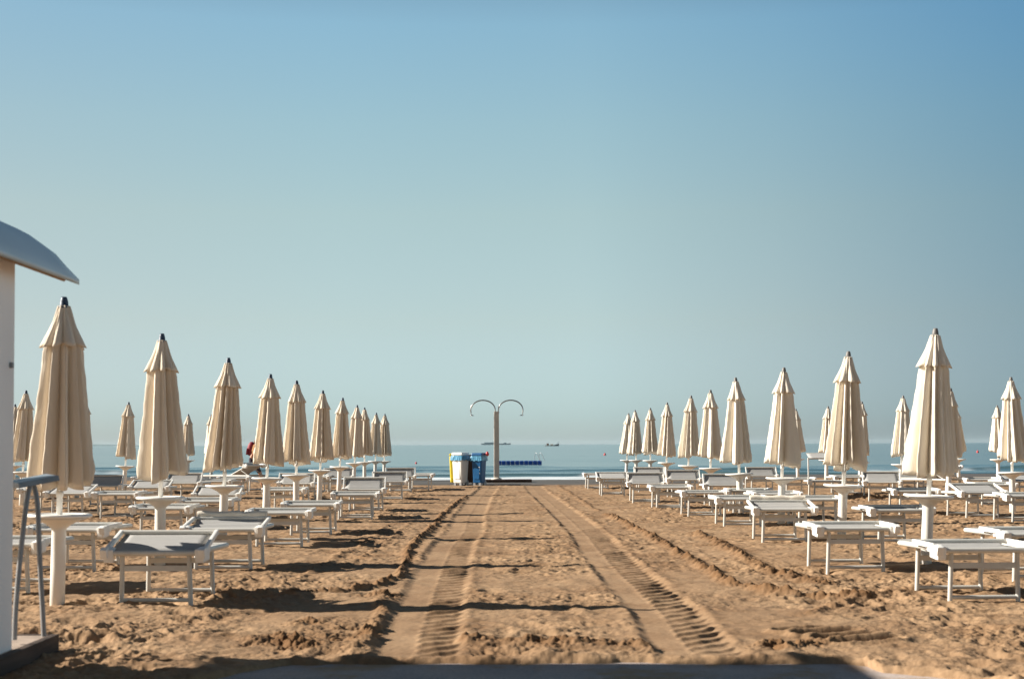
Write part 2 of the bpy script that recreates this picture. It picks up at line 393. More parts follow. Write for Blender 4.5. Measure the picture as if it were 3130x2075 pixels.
ms = n.new('ShaderNodeMixShader'); l.new(at.outputs['Fac'], ms.inputs[0]); l.new(b.outputs[0], ms.inputs[1]); l.new(df.outputs[0], ms.inputs[2])
l.new(ms.outputs[0], n['Material Output'].inputs['Surface'])
grid_mesh('sea', X, Y, SEA+h, m, {'foam': np.clip(foam, 0, 1)})
del X, Y

# low land on the horizon, far left
pts = []
mb = MB(); N = 60; Yl = 11000
for i in range(N+1):
    a = at_depth(-350+i*(390+350)/N*1.0, 1360, Yl); hh = 22*(math.sin(math.pi*i/N)**.5)*(.6+.4*abs(math.sin(i*.9))*random.uniform(.7, 1))+1
    pts.append((a.x, hh))
v = []; f = []
for x, hh in pts: v += [(x, Yl, SEA-3), (x, Yl+80, SEA+hh), (x, Yl+900, SEA+hh*.8), (x, Yl+1200, SEA-3)]
for i in range(N):
    for k in range(3): a = i*4+k; f.append((a, a+4, a+5, a+1))
mb.add(v, f, True); tag(mb.build('distant_land', M['land']), kind='structure')

# ------------------------------------------------------------------ closed umbrellas
HU = 2.235
def canopy_mesh(seed, top_r, sk_r, bot_r, skew, n_f=11, name='canopy', mt=None):
    rd = random.Random(seed); nt = 192; nz = 30; pk = [rd.uniform(.34, .66) for _ in range(12)]
    ph = rd.uniform(0, 6.28); wa = [rd.uniform(.15, .34)*rd.choice((-1, 1)), rd.uniform(-.2, .2), rd.uniform(-.1, .1)]; wp = [rd.uniform(0, 6.28) for _ in range(3)]
    dep = [rd.uniform(.44, .80) for _ in range(n_f)]; big = rd.randrange(n_f); dep[big] = .80; dep[(big+2) % n_f] = .15; dep[(big+7) % n_f] = .22
    tw = rd.uniform(-.25, .25); cut = [rd.uniform(-.03, .035) for _ in range(n_f)]
    v = []; f = []
    for j in range(nz+1):
        t = j/nz; z = 2.17-(2.17-.885)*t
        Rz = top_r+(sk_r-top_r)*min(1, t/.25) if t < .25 else sk_r+(bot_r-sk_r)*((t-.25)/.75)**1.15
        for k in range(nt):
            th = 2*math.pi*k/nt; w = th+sum(wa[i]*math.sin((i+1)*th+wp[i]) for i in range(3))+tw*t
            q = (w/(2*math.pi)*n_f) % n_f; fi = int(q) % n_f; fr = q-int(q)
            # rounded pleat between two sharp valleys
            d = (1-fr)*dep[fi]+fr*dep[(fi+1) % n_f]
            q_ = fr/pk[fi] if fr < pk[fi] else (1-fr)/(1-pk[fi]); val = (1-q_)**1.15*(1-.12*math.exp(-((q_-1)/.12)**2)); grow = .62+.38*min(1, t*2.2)
            mid = .05*math.sin(q_*9+fi*2+t*3)*(1-q_)
            rr = Rz*(1.14-d*val*grow-mid*grow)
            zz = z
            if t > .86:
                e = (t-.86)/.14; zz = z+e*(cut[fi]*(1-fr)+cut[(fi+1) % n_f]*fr)-.022*e*math.sin(math.pi*fr)+.012*e*math.sin(th*3+ph)+.034*e*math.sin(th+ph*2)
                rr *= 1-.10*max(0, e-.55)/.45*(1+math.sin(q*3))*.5
            rr *= 1+.012*math.sin(j*1.7+fi*2.1)+.01*math.sin(j*.8+k*.4)
            v.append((skew*t**1.6+rr*math.cos(th), rr*math.sin(th), zz))
    for j in range(nz):
        for k in range(nt): f.append((j*nt+k, j*nt+(k+1) % nt, (j+1)*nt+(k+1) % nt, (j+1)*nt+k))
    # hem folded inwards towards the pole
    b = len(v)
    for k in range(nt):
        x, y, z = v[nz*nt+k]; cx = skew
        v.append((cx+(x-cx)*.55, y*.55, z+.07))
    for k in range(nt): f.append((nz*nt+k, nz*nt+(k+1) % nt, b+(k+1) % nt, b+k))
    return MB().add(v, f, True)
def vent_mesh(seed, rad):
    rd = random.Random(seed+50); nt = 120; nz = 12; n_f = 8; v = []; f = []; ph = rd.uniform(0, 6)
    for j in range(nz+1):
        t = j/nz; z = 2.165-.285*t; Rz = .034+(rad-.034)*(.78*t+.22*t**3)
        for k in range(nt):
            th = 2*math.pi*k/nt; q = th+.15*math.sin(2*th+ph)+.1*math.sin(3*th)
            c = abs(math.cos(q*n_f/2)); rr = Rz*(1.08-.44*t**.5*(1-c)**1.0)
            v.append((rr*math.cos(th), rr*math.sin(th), z-(.022*c-.006)*max(0, (t-.8)/.2)+.005*math.sin(th*2+ph)*t))
    for j in range(nz):
        for k in range(nt): f.append((j*nt+k, j*nt+(k+1) % nt, (j+1)*nt+(k+1) % nt, (j+1)*nt+k))
    b = len(v)
    for k in range(nt): x, y, z = v[nz*nt+k]; v.append((x*.78, y*.78, z+.012))
    for k in range(nt): f.append((nz*nt+k, nz*nt+(k+1) % nt, b+(k+1) % nt, b+k))
    return MB().add(v, f, True)
def make_umbrella(seed, right, skew):
    root = empty('beach_umbrella')
    cm = M['canvas_r'] if right else M['canvas']; fm = M['finial_r'] if right else M['finial']
    MB().lathe([(.052, -.15), (.052, .30), (.050, .56), (.056, .575), (.085, .60), (.15, .632), (.215, .650)], 28).build('post', M['postp'], root)
    MB().lathe([(.212, .6505), (.226, .655), (.229, .665), (.224, .675), (.19, .677), (.185, .672), (.02, .672)], 48).build('table_top', M['plastic'], root)
    MB().lathe([(.021, .6725), (.021, .80), (.026, .80), (.026, .84), (.021, .84), (.021, 2.16)], 16).build('pole', M['plastic'], root)
    canopy_mesh(seed, .040, .126 if not right else .122, .222 if not right else .238, skew).build('canopy', cm, root)
    vent_mesh(seed, .160 if not right else .155).build('vent', cm, root)
    MB().lathe([(.040, 2.150), (.043, 2.163), (.032, 2.172), (.029, 2.20), (.022, 2.225), (.018, 2.235)], 20).build('cap', fm, root)
    return root
PROT = {('L', i): make_umbrella(11+i, False, sk) for i, sk in enumerate((0.0, .03, .045, -.02, .02))}
PROT.update({('R', i): make_umbrella(31+i, True, sk) for i, sk in enumerate((0.0, .03, -.015, .05, .02))})
used = set(); umb = 0
ORD = ['nearest', 'second', 'third', 'fourth', 'fifth', 'sixth', 'seventh', 'eighth', 'ninth', 'tenth', 'farthest']
def umbrella(side, tx, ty, bx, var, label, group):
    global umb
    key = (side, var)
    if key in used: o = copy_tree(PROT[key])
    else: o = PROT[key]; used.add(key)
    d = ray(tx*K, ty*K); g = 0
    for _ in range(8): t = (g+HU-EYE)/d.z; g = float(gprof(d.x*t, d.y*t))
    Yt = d.y*t; xt = d.x*t
    # foot: same depth, x where the photo shows the post meet the sand
    xb = 0; fy = 1360
    for _ in range(3):
        p = at_depth(bx*K, fy, Yt); xb = p.x; fy += (p.z-g)*F/Yt
    ly = random.uniform(-.015, .015)
    o.location = (xb, Yt, g-.01)
    o.rotation_euler = Euler((ly, math.atan2(xt-xb, HU), 0), 'XYZ')
    # turn about the leaning post
    o.rotation_euler = (Matrix.Rotation(math.atan2(xt-xb, HU), 3, 'Y') @ Matrix.Rotation(ly, 3, 'X') @ Matrix.Rotation(umb*1.13, 3, 'Z')).to_euler() if umb else o.rotation_euler
    tag(o, label, 'umbrella', group); umb += 1
    return o
LU = [(147,682,132,0), (375,768,369,1), (528,824,514,2), (625,862,613,3), (685,877,684,1), (746,900,737,4), (792,917,782,2), (825,934,816,0), (842,940,842,3), (869,952,866,4), (889,959,887,1)]
RU = [(2160,755,2138,0), (1958,809,1943,1), (1810,847,1804,2), (1699,870,1711,3), (1641,899,1641,4), (1596,912,1587,0), (1541,928,1539,2), (1502,941,1502,1), (1467,946,1470,3), (1452,954,1446,4)]
for i, (a, b_, c, v_) in enumerate(LU):
    nm = ORD[i] if i < 10 else 'farthest'
    umbrella('L', a, b_, c, v_, f'{nm} closed cream umbrella of the row just left of the wheel tracks, dark blue cap', 'closed umbrellas left of the aisle')
for i, (a, b_, c, v_) in enumerate(RU):
    nm = ORD[i] if i < 9 else 'farthest'
    umbrella('R', a, b_, c, v_, f'{nm} closed cream umbrella of the row just right of the wheel tracks, grey cap', 'closed umbrellas right of the aisle')
LU2 = [(34,932,30,2,'closed umbrella half hidden behind the right edge of the white kiosk'), (61,900,50,3,'closed umbrella between the kiosk wall and the nearest left umbrella'),
       (195,915,177,1,'closed umbrella mostly hidden behind the right side of the nearest left umbrella'), (297,927,286,0,'closed umbrella standing free between the two nearest umbrellas at left'),
       (435,955,434,4,'small far closed umbrella just right of the second umbrella at left'), (488,956,488,2,'small far closed umbrella just left of the third umbrella at left')]
for a, b_, c, v_, lb in LU2: umbrella('L', a, b_, c, v_, lb, 'closed umbrellas left of the aisle')
RU2 = [(2336,869,2339,1,'closed umbrella at the right end of the picture, large and cut by nothing'), (2086,912,2080,4,'closed umbrella standing free just left of the nearest right umbrella'),
       (2303,935,2306,0,'slim far closed umbrella touching the left side of the rightmost umbrella'), (1912,937,1908,2,'closed umbrella just left of the second umbrella at right'),
       (1990,926,1986,3,'closed umbrella peeking out right of the second umbrella at right'), (2195,895,2190,2,'closed umbrella almost wholly hidden behind the nearest right umbrella'),
       (2207,937,2215,0,'narrow strip of a far closed umbrella right of the nearest right umbrella'), (1838,943,1843,4,'closed umbrella hidden behind the third umbrella at right, table showing')]
for a, b_, c, v_, lb in RU2: umbrella('R', a, b_, c, v_, lb.replace(', large and cut by nothing', ''), 'closed umbrellas right of the aisle')

# ------------------------------------------------------------------ sun loungers
def grid_patch(fn, nu, nv):
    v = [fn(i/nu, j/nv) for j in range(nv+1) for i in range(nu+1)]
    f = [(j*(nu+1)+i, j*(nu+1)+i+1, (j+1)*(nu+1)+i+1, (j+1)*(nu+1)+i) for j in range(nv) for i in range(nu)]
    return v, f
def sheet(fn, nu, nv, th=.005):
    v, f = grid_patch(fn, nu, nv); n_ = len(v)
    v2 = v+[(x, y, z-th) for x, y, z in v]; f2 = f+[tuple(i+n_ for i in reversed(q)) for q in f]
    bd = [i for i in range(nu)]
    W = nu+1
    ring = [i for i in range(W)]+[j*W+nu for j in range(1, nv+1)]+[nv*W+i for i in range(nu-1, -1, -1)]+[j*W for j in range(nv-1, 0, -1)]
    for a, c in zip(ring, ring[1:]+ring[:1]): f2.append((c, a, a+n_, c+n_))
    return MB().add(v2, f2, True)
def make_lounger(hood_y, hood_z, back=0.0, roll=False, far=.93):
    """head end at y=-.03, foot end at y=far, legs at y=0 and y=.70; back = angle of a raised backrest"""
    root = empty('sun_lounger'); W = .305; zt = .372
    ye = -.03; yh = .62                            # head end, backrest hinge
    tb = math.tan(back)
    def bk(y): return zt+max(0, yh-y)*tb
    f = MB(); ea = .03
    for s in (-1, 1):
        f.tube([(s*W, ye, zt), (s*W, .3, zt), (s*W, far, zt-.01)], .021, 8)
        if back: f.tube([(s*(W-.03), yh, zt+.02), (s*(W-.03), ye+.1, bk(ye+.1))], .017, 8)
    yt = ye+.1 if back else ye
    f.tube([(-W, yt, bk(yt)+ .0), (W, yt, bk(yt))], .020, 8); f.tube([(-W, far, zt-.01), (W, far, zt-.01)], .020, 8)
    f.build('frame', M['alu'], root)
    if back:
        for s in (-1, 1): MB().tube([(s*(W-.03), .30, bk(.30)), (s*(W-.03), .02, zt)], .010, 6).build('back_strut', M['alu'], root)
    sheet(lambda u, w: ((u*2-1)*(W-.008), yh+.01+w*(far-.02-yh), zt+.006-.030*(1-(u*2-1)**2)*(.6+.4*math.sin(w*math.pi))), 10, 10).build('seat_sling', M['sling'], root)
    sheet(lambda u, w: ((u*2-1)*(W-.035 if back else W-.008), yt+w*(yh-yt), bk(yt+w*(yh-yt))+.010-.022*(1-(u*2-1)**2)), 10, 10).build('back_sling', M['sling'], root)
    for y in (0, .70):
        for s in (-1, 1):
            MB().tube([(s*(W-.065), y, zt-.01), (s*(W-.062), y+.01, .2), (s*(W-.055), y+.02, -.03)], .0175, 8).build('leg', M['alu'], root)
        MB().tube([(-W+.055, y+.018, .035), (W-.055, y+.018, .035)], .015, 8).build('foot_bar', M['alu'], root)
        MB().box((0, y+.006, .262), (2*(W-.07), .018, .040), bev=.004).build('cross_bar', M['alu'], root)
    zj = bk(yt)
    for s in (-1, 1):
        j = MB().box((s*(W+.030), yt+.03, zj-.012), (.070, .12, .098), Euler((R(8), 0, R(-s*10))), bev=.018)
        j.box((s*(W+.018), yt+.15, zj+.006), (.042, .20, .052), Euler((R(-3), 0, 0)), bev=.015)
        j.box((s*(W+.045), yt-.035, zj+.005), (.05, .06, .07), Euler((R(20), 0, 0)), bev=.012)
        j.build('joint', M['plastic'], root)
    ya = yt+.06; hy_, hz_ = ya+hood_y, zj+hood_z; hw = W+.050
    for s in (-1, 1): MB().box((s*hw, (ya+hy_)/2, (zj+.03+hz_)/2), (.026, math.hypot(hy_-ya, hz_-zj-.03)+.03, .036), Euler((math.atan2(hz_-zj-.03, hy_-ya), 0, 0)), bev=.008).build('hood_arm', M['plastic'], root)
    MB().tube([(-hw, hy_, hz_), (hw, hy_, hz_)], .018, 8).build('hood_bar', M['alu'], root)
    if hood_z > .3:      # hood standing up: fabric from the bar back towards the sitter
        sheet(lambda u, w: ((u*2-1)*(hw-.02), hy_-.06+w*.42, hz_+.012+.09*w-.02*math.sin(w*math.pi)), 8, 6).build('hood_fabric', M['sling'], root)
        MB().tube([(-hw+.02, hy_+.36, hz_+.10), (hw-.02, hy_+.36, hz_+.10)], .012, 8).build('hood_bar', M['alu'], root)
    elif hood_z > .12:   # half raised: the fabric hangs as a panel
        sheet(lambda u, w: ((u*2-1)*(hw-.03), hy_+(ye-.0-hy_)*w*.9+.015*math.sin(w*3), hz_-.012+(zj+.03-hz_)*w), 8, 6).build('hood_fabric', M['sling'], root)
    else:                # folded down: fabric lies in soft rolls behind the bar
        sheet(lambda u, w: ((u*2-1)*(hw-.03), hy_+(yt+.05-hy_)*w, hz_-.010+(zj+.026-hz_)*w-.022*math.sin(w*math.pi)+.010*math.sin(w*17+u*2)*math.sin(w*3.1)), 12, 24).build('hood_fabric', M['sling'], root)
    if roll:
        MB().tube([(-hw+.03+i*(2*hw-.06)/12, hy_+.03, hz_+.028+.005*math.sin(i*1.3)) for i in range(13)], [.036+.004*math.sin(i*2.1) for i in range(13)], 10).build('rolled_hood', M['canvas_r'], root)
    return root
LP = {'A': make_lounger(.42, .032), 'B': make_lounger(.34, .125), 'C': make_lounger(.12, .20), 'D': make_lounger(.03, .46), 'E': make_lounger(.16, .06, back=R(25), far=1.75), 'G': make_lounger(.42, .085, roll=True), 'H': make_lounger(.38, .018)}
lused = set()
STATE = {'A': 'hood folded flat', 'B': 'hood folded on high arms', 'C': 'grey hood half raised', 'D': 'hood fully raised', 'E': 'backrest raised', 'G': 'rolled cream hood', 'H': 'hood pressed flat'}
def lounger(px, py, st, rot, label, group):
    p = on_ground(px, py)
    if st in lused: o = copy_tree(LP[st])
    else: o = LP[st]; lused.add(st)
    o.location = (p.x, p.y, p.z+.012); o.rotation_euler = (0, 0, R(rot))
    o.scale = (1, 1, 1)
    tag(o, f'white lounger with {STATE[st]}, {label}', 'sun lounger', group); assert len(o['label'].split()) <= 16, o['label']
GL, GR = 'sun loungers left of the aisle', 'sun loungers right of the aisle'
for a in [
 (475,1854,'B',-1,'nearest one left of the wheel tracks'),
 (681,1749,'G',1,'second along the left edge of the aisle'),
 (853,1674,'A',2,'third along the left edge of the aisle'),
 (950,1637,'A',2,'fourth along the left edge of the aisle'),
 (1086,1590,'A',4,'fifth along the left edge of the aisle'),
 (1113,1566,'C',0,'sixth along the left edge of the aisle'),
 (1192,1530,'C',5,'seventh along the left edge of the aisle'),
 (1280,1499,'A',-3,'farthest along the left edge of the aisle'),
 (1225,1505,'C',6,'just left of the farthest one'),
 (-15,1818,'A',0,'cut off by the kiosk wall at far left'),
 (203,1750,'A',-2,'behind the post of the nearest left umbrella'),
 (492,1652,'A',-1,'below the table of the second left umbrella'),
 (628,1620,'A',1,'left of the third left umbrella post'),
 (661,1590,'B',3,'behind table of third left umbrella'),
 (868,1568,'A',2,'behind the post of the fifth left umbrella'),
 (905,1538,'C',-2,'between the fifth and sixth left posts'),
 (1035,1506,'C',3,'by tables of seventh and eighth left umbrellas'),
 (785,1500,'E',58,'sideways by the person'),
 (205,1582,'B',-4,'above the table of nearest left umbrella'),
 (355,1586,'A',-2,'between the two nearest left umbrellas, farther back'),
 (315,1547,'C',0,'in front of the free standing left umbrella'),
 (120,1566,'C',-3,'between bent tube stand and nearest umbrella'),
 (455,1556,'B',2,'above the table of second left umbrella'),
 (560,1535,'C',-3,'behind the second umbrella, right of its post'),
 (655,1527,'A',0,'far back just left of the third left umbrella'),
 (712,1513,'A',4,'far back left of the sideways lounger'),
 (75,1530,'A',0,'far back beside the kiosk wall'),
 (450,1512,'A',2,'far back behind the second left umbrella'),
 (960,1508,'A',-2,'far back behind the sixth left umbrella')]:
    lounger(*a, GL)
for a in [
 (3011,1845,'A',3,'nearest one at the lower right corner'),
 (2617,1749,'A',2,'second along the right edge of the aisle'),
 (2399,1660,'G',-1,'third along the right edge, dark gap beneath'),
 (2270,1612,'A',1,'fourth along the right edge of the aisle'),
 (2154,1582,'H',2,'fifth along the right edge of the aisle'),
 (2052,1558,'A',1,'sixth along the right edge of the aisle'),
 (1975,1539,'C',0,'seventh along the right edge of the aisle'),
 (1874,1515,'B',0,'eighth along the right edge of the aisle'),
 (1828,1496,'H',2,'farthest and leftmost right of the aisle'),
 (1985,1504,'C',-1,'by tables of seventh and eighth right umbrellas'),
 (2090,1522,'C',1,'behind the table of the sixth right umbrella'),
 (2212,1548,'C',0,'between the fourth and fifth right umbrella posts'),
 (2330,1505,'C',2,'far back left of the third right umbrella'),
 (2290,1572,'H',-3,'behind the post of the fourth right umbrella'),
 (2376,1590,'A',2,'just behind the one with dark gap beneath'),
 (2500,1615,'A',1,'left of the second right umbrella post'),
 (2697,1535,'C',-6,'right of the second right umbrella, farther back'),
 (2528,1530,'D',-3,'behind the second right umbrella'),
 (2440,1520,'H',2,'far back right of the third right umbrella'),
 (2800,1576,'A',-2,'behind the post of the nearest right umbrella'),
 (3004,1584,'B',6,'right of the nearest right umbrella table'),
 (2755,1664,'A',1,'left of the post of the nearest right umbrella'),
 (3193,1778,'A',3,'second from the lower right, cut by the frame'),
 (2915,1522,'E',38,'turned sideways, right of the nearest right umbrella'),
 (3005,1524,'A',2,'far back left of the rightmost umbrella post'),
 (3045,1548,'A',0,'in front of the rightmost umbrella post'),
 (3125,1530,'B',3,'far back at the right border'),
 (2790,1514,'A',0,'far back hidden behind the nearest right umbrella'),
 (2600,1512,'A',1,'far back behind the second right umbrella'),
 (3150,1600,'A',2,'cut by right border below rightmost umbrella')]:
    lounger(*a, GR)

# ------------------------------------------------------------------ kiosk at the left edge
k = empty('beach_kiosk', (-3.9, 5.6, 0)); kl = Vector((-3.9, 5.6, 0))
def kb(mb, name, mt): 
    mb.v = [(a-kl.x, b_-kl.y, c-kl.z) for a, b_, c in mb.v]; return mb.build(name, mt, k)
XR = -2.60; YF = 7.42; YN = 3.2; XL = -5.4
w = MB()
w.box(((XR-.05), (YN+YF)/2, .10+.30), (.10, YF-YN, .60))
w.box(((XR-.05), (YN+YF)/2, 1.56), (.10, YF-YN, 1.24))
w.box(((XR-.05), YF-.14, .82), (.10, .28, .24))
kb(w, 'side_wall', M['kiosk'])
w = MB(); w.box(((XL+.05), (YN+YF)/2, .40), (.10, YF-YN, .60)); w.box(((XL+.05), (YN+YF)/2, 1.56), (.10, YF-YN, 1.24)); kb(w, 'side_wall', M['kiosk'])
kb(MB().box(((XL+XR)/2, YF-.05, 1.14), (XR-XL-.2-.004, .10, 2.08)), 'sea_side_wall', M['kiosk'])
kb(MB().box(((XL+XR)/2, YN+.05, 1.14), (XR-XL-.2-.004, .10, 2.08)), 'back_wall', M['kiosk'])
kb(MB().box((-4.0925, 5.4, .085), (3.015, 5.10, .03)), 'platform', M['deck'])
pl = MB(); pl.box((-2.56, 5.45, .025), (.045, 5.1, .155), bev=.006); pl.box((-4.1, 8.0, .025), (3.0, .045, .15), bev=.006)
kb(pl, 'edge_plank', M['plank'])
arc = [(-2.44, 2.088), (-2.513, 2.163), (-2.574, 2.234), (-2.65, 2.29), (-2.725, 2.344), (-2.80, 2.383), (-2.88, 2.418), (-3.05, 2.52), (-3.3, 2.665), (-3.6, 2.79), (-4.0, 2.86)]
arc = arc+[(-8.0-x, z) for x, z in reversed(arc[:-1])]
v = []; f = []; YA, YB = 2.9, 8.0; nA = len(arc)
NS = 40
for j in range(NS+1):
    y = YA+(YB-YA)*j/NS
    for x, z in arc: v.append((x, y, z))
for j in range(NS+1):
    y = YA+(YB-YA)*j/NS
    for i, (x, z) in enumerate(arc): v.append((x+(.004 if i < nA/2 else -.004)*0, y, z-.030))
o_ = (NS+1)*nA
for j in range(NS):
    for i in range(nA-1):
        a = j*nA+i; f.append((a, a+1, a+nA+1, a+nA)); f.append((a+o_, a+o_+nA, a+o_+nA+1, a+o_+1))
    a = j*nA; f.append((a, a+nA, a+nA+o_, a+o_)); a = j*nA+nA-1; f.append((a, a+o_, a+nA+o_, a+nA))
for i in range(nA-1):
    f.append((i, i+o_, i+1+o_, i+1)); a = NS*nA+i; f.append((a, a+1, a+1+o_, a+o_))
mb = MB(); mb.add(v, f, True); kb(mb, 'roof', M['roof'])
# end gutter block and rib under the curved roof at its sea end
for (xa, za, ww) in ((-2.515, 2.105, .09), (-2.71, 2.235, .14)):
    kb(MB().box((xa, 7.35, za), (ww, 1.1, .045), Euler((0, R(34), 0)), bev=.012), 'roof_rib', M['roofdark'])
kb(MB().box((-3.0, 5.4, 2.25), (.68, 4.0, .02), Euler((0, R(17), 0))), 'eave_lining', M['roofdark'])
kb(MB().box((-2.597, 7.36, 1.57), (.03, .03, .03), bev=.008), 'hook', M['tube'])
tag(k, 'white kiosk with curved blue grey roof on a wooden base at left edge', 'kiosk')

# bent tube stand on the deck
s0 = Vector((-2.62, 7.80, .10)); st = empty('tube_stand', s0)
def P(px, py, Yd): q = at_depth(px, py, Yd); return (q.x-s0.x, q.y-s0.y, q.z-s0.z)
def smooth_path(ps, n_=8):
    ps = [Vector(p) for p in ps]; out = []
    for i in range(len(ps)-1):
        p0 = ps[max(0, i-1)]; p1 = ps[i]; p2 = ps[i+1]; p3 = ps[min(len(ps)-1, i+2)]
        for j in range(n_):
            t = j/n_; out.append(.5*((2*p1)+(p2-p0)*t+(2*p0-5*p1+4*p2-p3)*t*t+(3*p1-p0-3*p2+p3)*t**3))
    return out+[ps[-1]]
MB().tube(smooth_path([P(99, 1478, 7.8), P(108, 1500, 7.8), P(116, 1560, 7.79), P(121, 1700, 7.79), P(130, 1860, 7.8), P(134, 1944, 7.8)]), .0140, 12).build('leg', M['tube'], st)
MB().tube(smooth_path([P(97, 1478, 7.76), P(88, 1500, 7.74), P(78, 1560, 7.70), P(60, 1720, 7.66), P(48, 1860, 7.62), P(44, 1955, 7.6)]), .0140, 12).build('leg', M['tube'], st)
a = Vector(P(38, 1479, 7.72)); c = Vector(P(162, 1460, 7.86)); mid = (a+c)/2; dd = c-a
MB().box(mid, (dd.length, .19, .030), Euler((R(2), -math.atan2(dd.z, dd.x), math.atan2(dd.y, dd.x))), bev=.006).build('top_board', M['slab'], st)
tag(st, 'narrow bar rest on two bent grey tubes beside the kiosk wall', 'stand')

# ------------------------------------------------------------------ shower
p = at_depth(1147*K, 1107*K, 43.4); g0 = float(gprof(p.x, p.y)); sh = empty('beach_shower', (p.x, p.y, g0))
sD = 3285/43.4
hP = (1107-950)/sD; z0 = p.z-g0
MB().box((0, 0, z0+hP/2), (.165, .165, hP), taper=.93, bev=.02).build('post', M['concrete_post'], sh)
MB().lathe([(.16, 0), (.16, .03), (.10, .06)], 24, (0, 0, z0)).build('base_flange', M['concrete_post'], sh)
for s, cx, rx in ((-1, -31/sD, .375), (1, 33/sD, .375)):
    pp = []
    for i in range(21):
        a = math.pi*(i/20)*1.12-.0; a0 = 0 if s == 1 else math.pi
        ang = math.pi*(1.10)-(i/20)*math.pi*1.18 if s == 1 else -math.pi*.10+(i/20)*math.pi*1.18
        pp.append((cx+rx*math.cos(ang), 0, z0+hP-.02+.04+.30*math.sin(ang)+.02))
    pipe = MB().tube(pp, .020, 10).build('pipe', M['steel'], sh)
    e = pp[-1]
    MB().tube([e, (e[0], 0, e[2]-.10)], .013, 8).build('pipe_end', M['steel'], pipe)
    MB().lathe([(.016, .03), (.055, .012), (.060, 0)], 20, (e[0]-s*.03, 0, e[2]-.10)).build('shower_head', M['steel'], sh)
    MB().tube([pp[3 if s == 1 else 16], pp[4 if s == 1 else 17]], .030, 10).build('clamp', M['plastic'], sh)
tag(sh, 'beige beach shower post with two arched steel pipes on a dark platform', 'shower')
q0 = at_depth(1060*K, 1114*K, 43.4); q1 = at_depth(1228*K, 1109*K, 43.4)
g0 = float(gprof(q1.x, q1.y))
pf = MB().box(((q0.x+q1.x)/2, 43.4, (z0+g0+g0-.05)/2), (q1.x-q0.x, .9, z0+.05), bev=.008)
pf.v = [(a-(q0.x+q1.x)/2, b_-43.4, c-g0) for a, b_, c in pf.v]
tag(pf.build('shower_platform', M['darkwood'], loc=((q0.x+q1.x)/2, 43.4, g0)), 'low dark brown wooden platform under the shower', 'platform')

# ------------------------------------------------------------------ waste bins
def wheelie(px0, px1, top, bot, Yd, body_m, lid_m, label, bag=True, yaw=0, lidh=.07, mark=False):
    a = at_depth(px0*K, bot*K, Yd); c = at_depth(px1*K, bot*K, Yd); t = at_depth(px0*K, top*K, Yd)
    w_ = (c.x-a.x)/(math.cos(R(yaw))+1.1*abs(math.sin(R(yaw)))*.85); x0 = (a.x+c.x)/2; g = float(gprof(x0, Yd)); H = t.z-g
    o = empty('waste_bin', (x0, Yd, g), (0, 0, R(yaw)))
    bm = bmesh.new()
    def ring(z, wx, wy): return [bm.verts.new((sx*wx/2, sy*wy/2, z)) for sx, sy in ((-1,-1),(1,-1),(1,1),(-1,1))]
    r0 = ring(.07, w_*.80, w_*.86); r1 = ring(H-lidh, w_*.97, w_*1.08)
    bm.faces.new(list(reversed(r0))); bm.faces.new(r1)
    for i in range(4): bm.faces.new((r0[i], r0[(i+1) % 4], r1[(i+1) % 4], r1[i]))
    bmesh.ops.bevel(bm, geom=bm.edges[:], offset=.035, segments=3, affect='EDGES', profile=.5)
    bm.verts.index_update()
    mb = MB(); mb.add([v_.co for v_ in bm.verts], [[q.index for q in f_.verts] for f_ in bm.faces]); bm.free()
    mb.box((0, -w_*.475, H*.48), (w_*.5, .012, H*.55), bev=.004)
    mb.build('body', body_m, o)
    MB().box((0, 0, H-lidh*.5+.004), (w_*1.03, w_*1.14, lidh), bev=.025, taper=.9).build('lid', lid_m, o)
    MB().tube([(-w_*.3, w_*.60, H-.05), (w_*.3, w_*.60, H-.05)], .015, 8).build('handle', lid_m, o)
    for s in (-1, 1):
        MB().tube([(s*w_*.30, w_*.36, .085), (s*w_*.40, w_*.36, .085)], .085, 16).build('wheel', M['tube'], o)
        MB().box((s*w_*.26, -w_*.30, .04), (.07, .07, .09), bev=.008).build('foot', M['tube'], o)
    if bag:
        v = []; f = []; n_ = 64; rd = random.Random(px0)
        for j in range(4):
            for i in range(n_):
                th = 2*math.pi*i/n_; cs, sn = math.cos(th), math.sin(th); m_ = max(abs(cs), abs(sn))
                k_ = .515+.018*j+.02*math.sin(i*1.9+j)+rd.uniform(-.01, .01)
                if j == 0: k_ = .505
                v.append((w_*k_*cs/m_*1.0, w_*1.08*k_*sn/m_, H-lidh-.01-.045*j+.012*math.sin(i*.9+j*.6)*(j > 0)))
        for j in range(3):
            for i in range(n_): f.append((j*n_+i, j*n_+(i+1) % n_, (j+1)*n_+(i+1) % n_, (j+1)*n_+i))
        MB().add(v, f, True).build('bag_liner', M['bag'], o)
    if mark:   # rubbed, unreadable vertical white lettering on the front
        mk = MB(); rd = random.Random(4)
        for i in range(9):
            zz = H*.78-i*.045
            mk.box((w_*.22+rd.uniform(-.008, .008), -w_*.497-.008+(H-zz)*.03, zz), (rd.uniform(.018, .040), .006, rd.uniform(.02, .034)), Euler((0, R(rd.uniform(-25, 25)), 0)))
        mk.build('lettering', M['white_bin'], o)
    tag(o, label, 'bin', 'waste bins by the shower'); return o
wheelie(1038, 1066, 1047, 1119, 40.55, M['yellow'], M['yellow'], 'yellow bin showing as a strip left of the white bin', bag=False)
wheelie(1044, 1083, 1045, 1119, 39.95, M['white_bin'], M['white_bin'], 'white bin with light blue bag around its rim', yaw=-32)
wheelie(1073, 1099, 1050, 1119, 41.0, M['brown_bin'], M['brown_bin'], 'dark brown bin squeezed between the white and blue bins', bag=False)
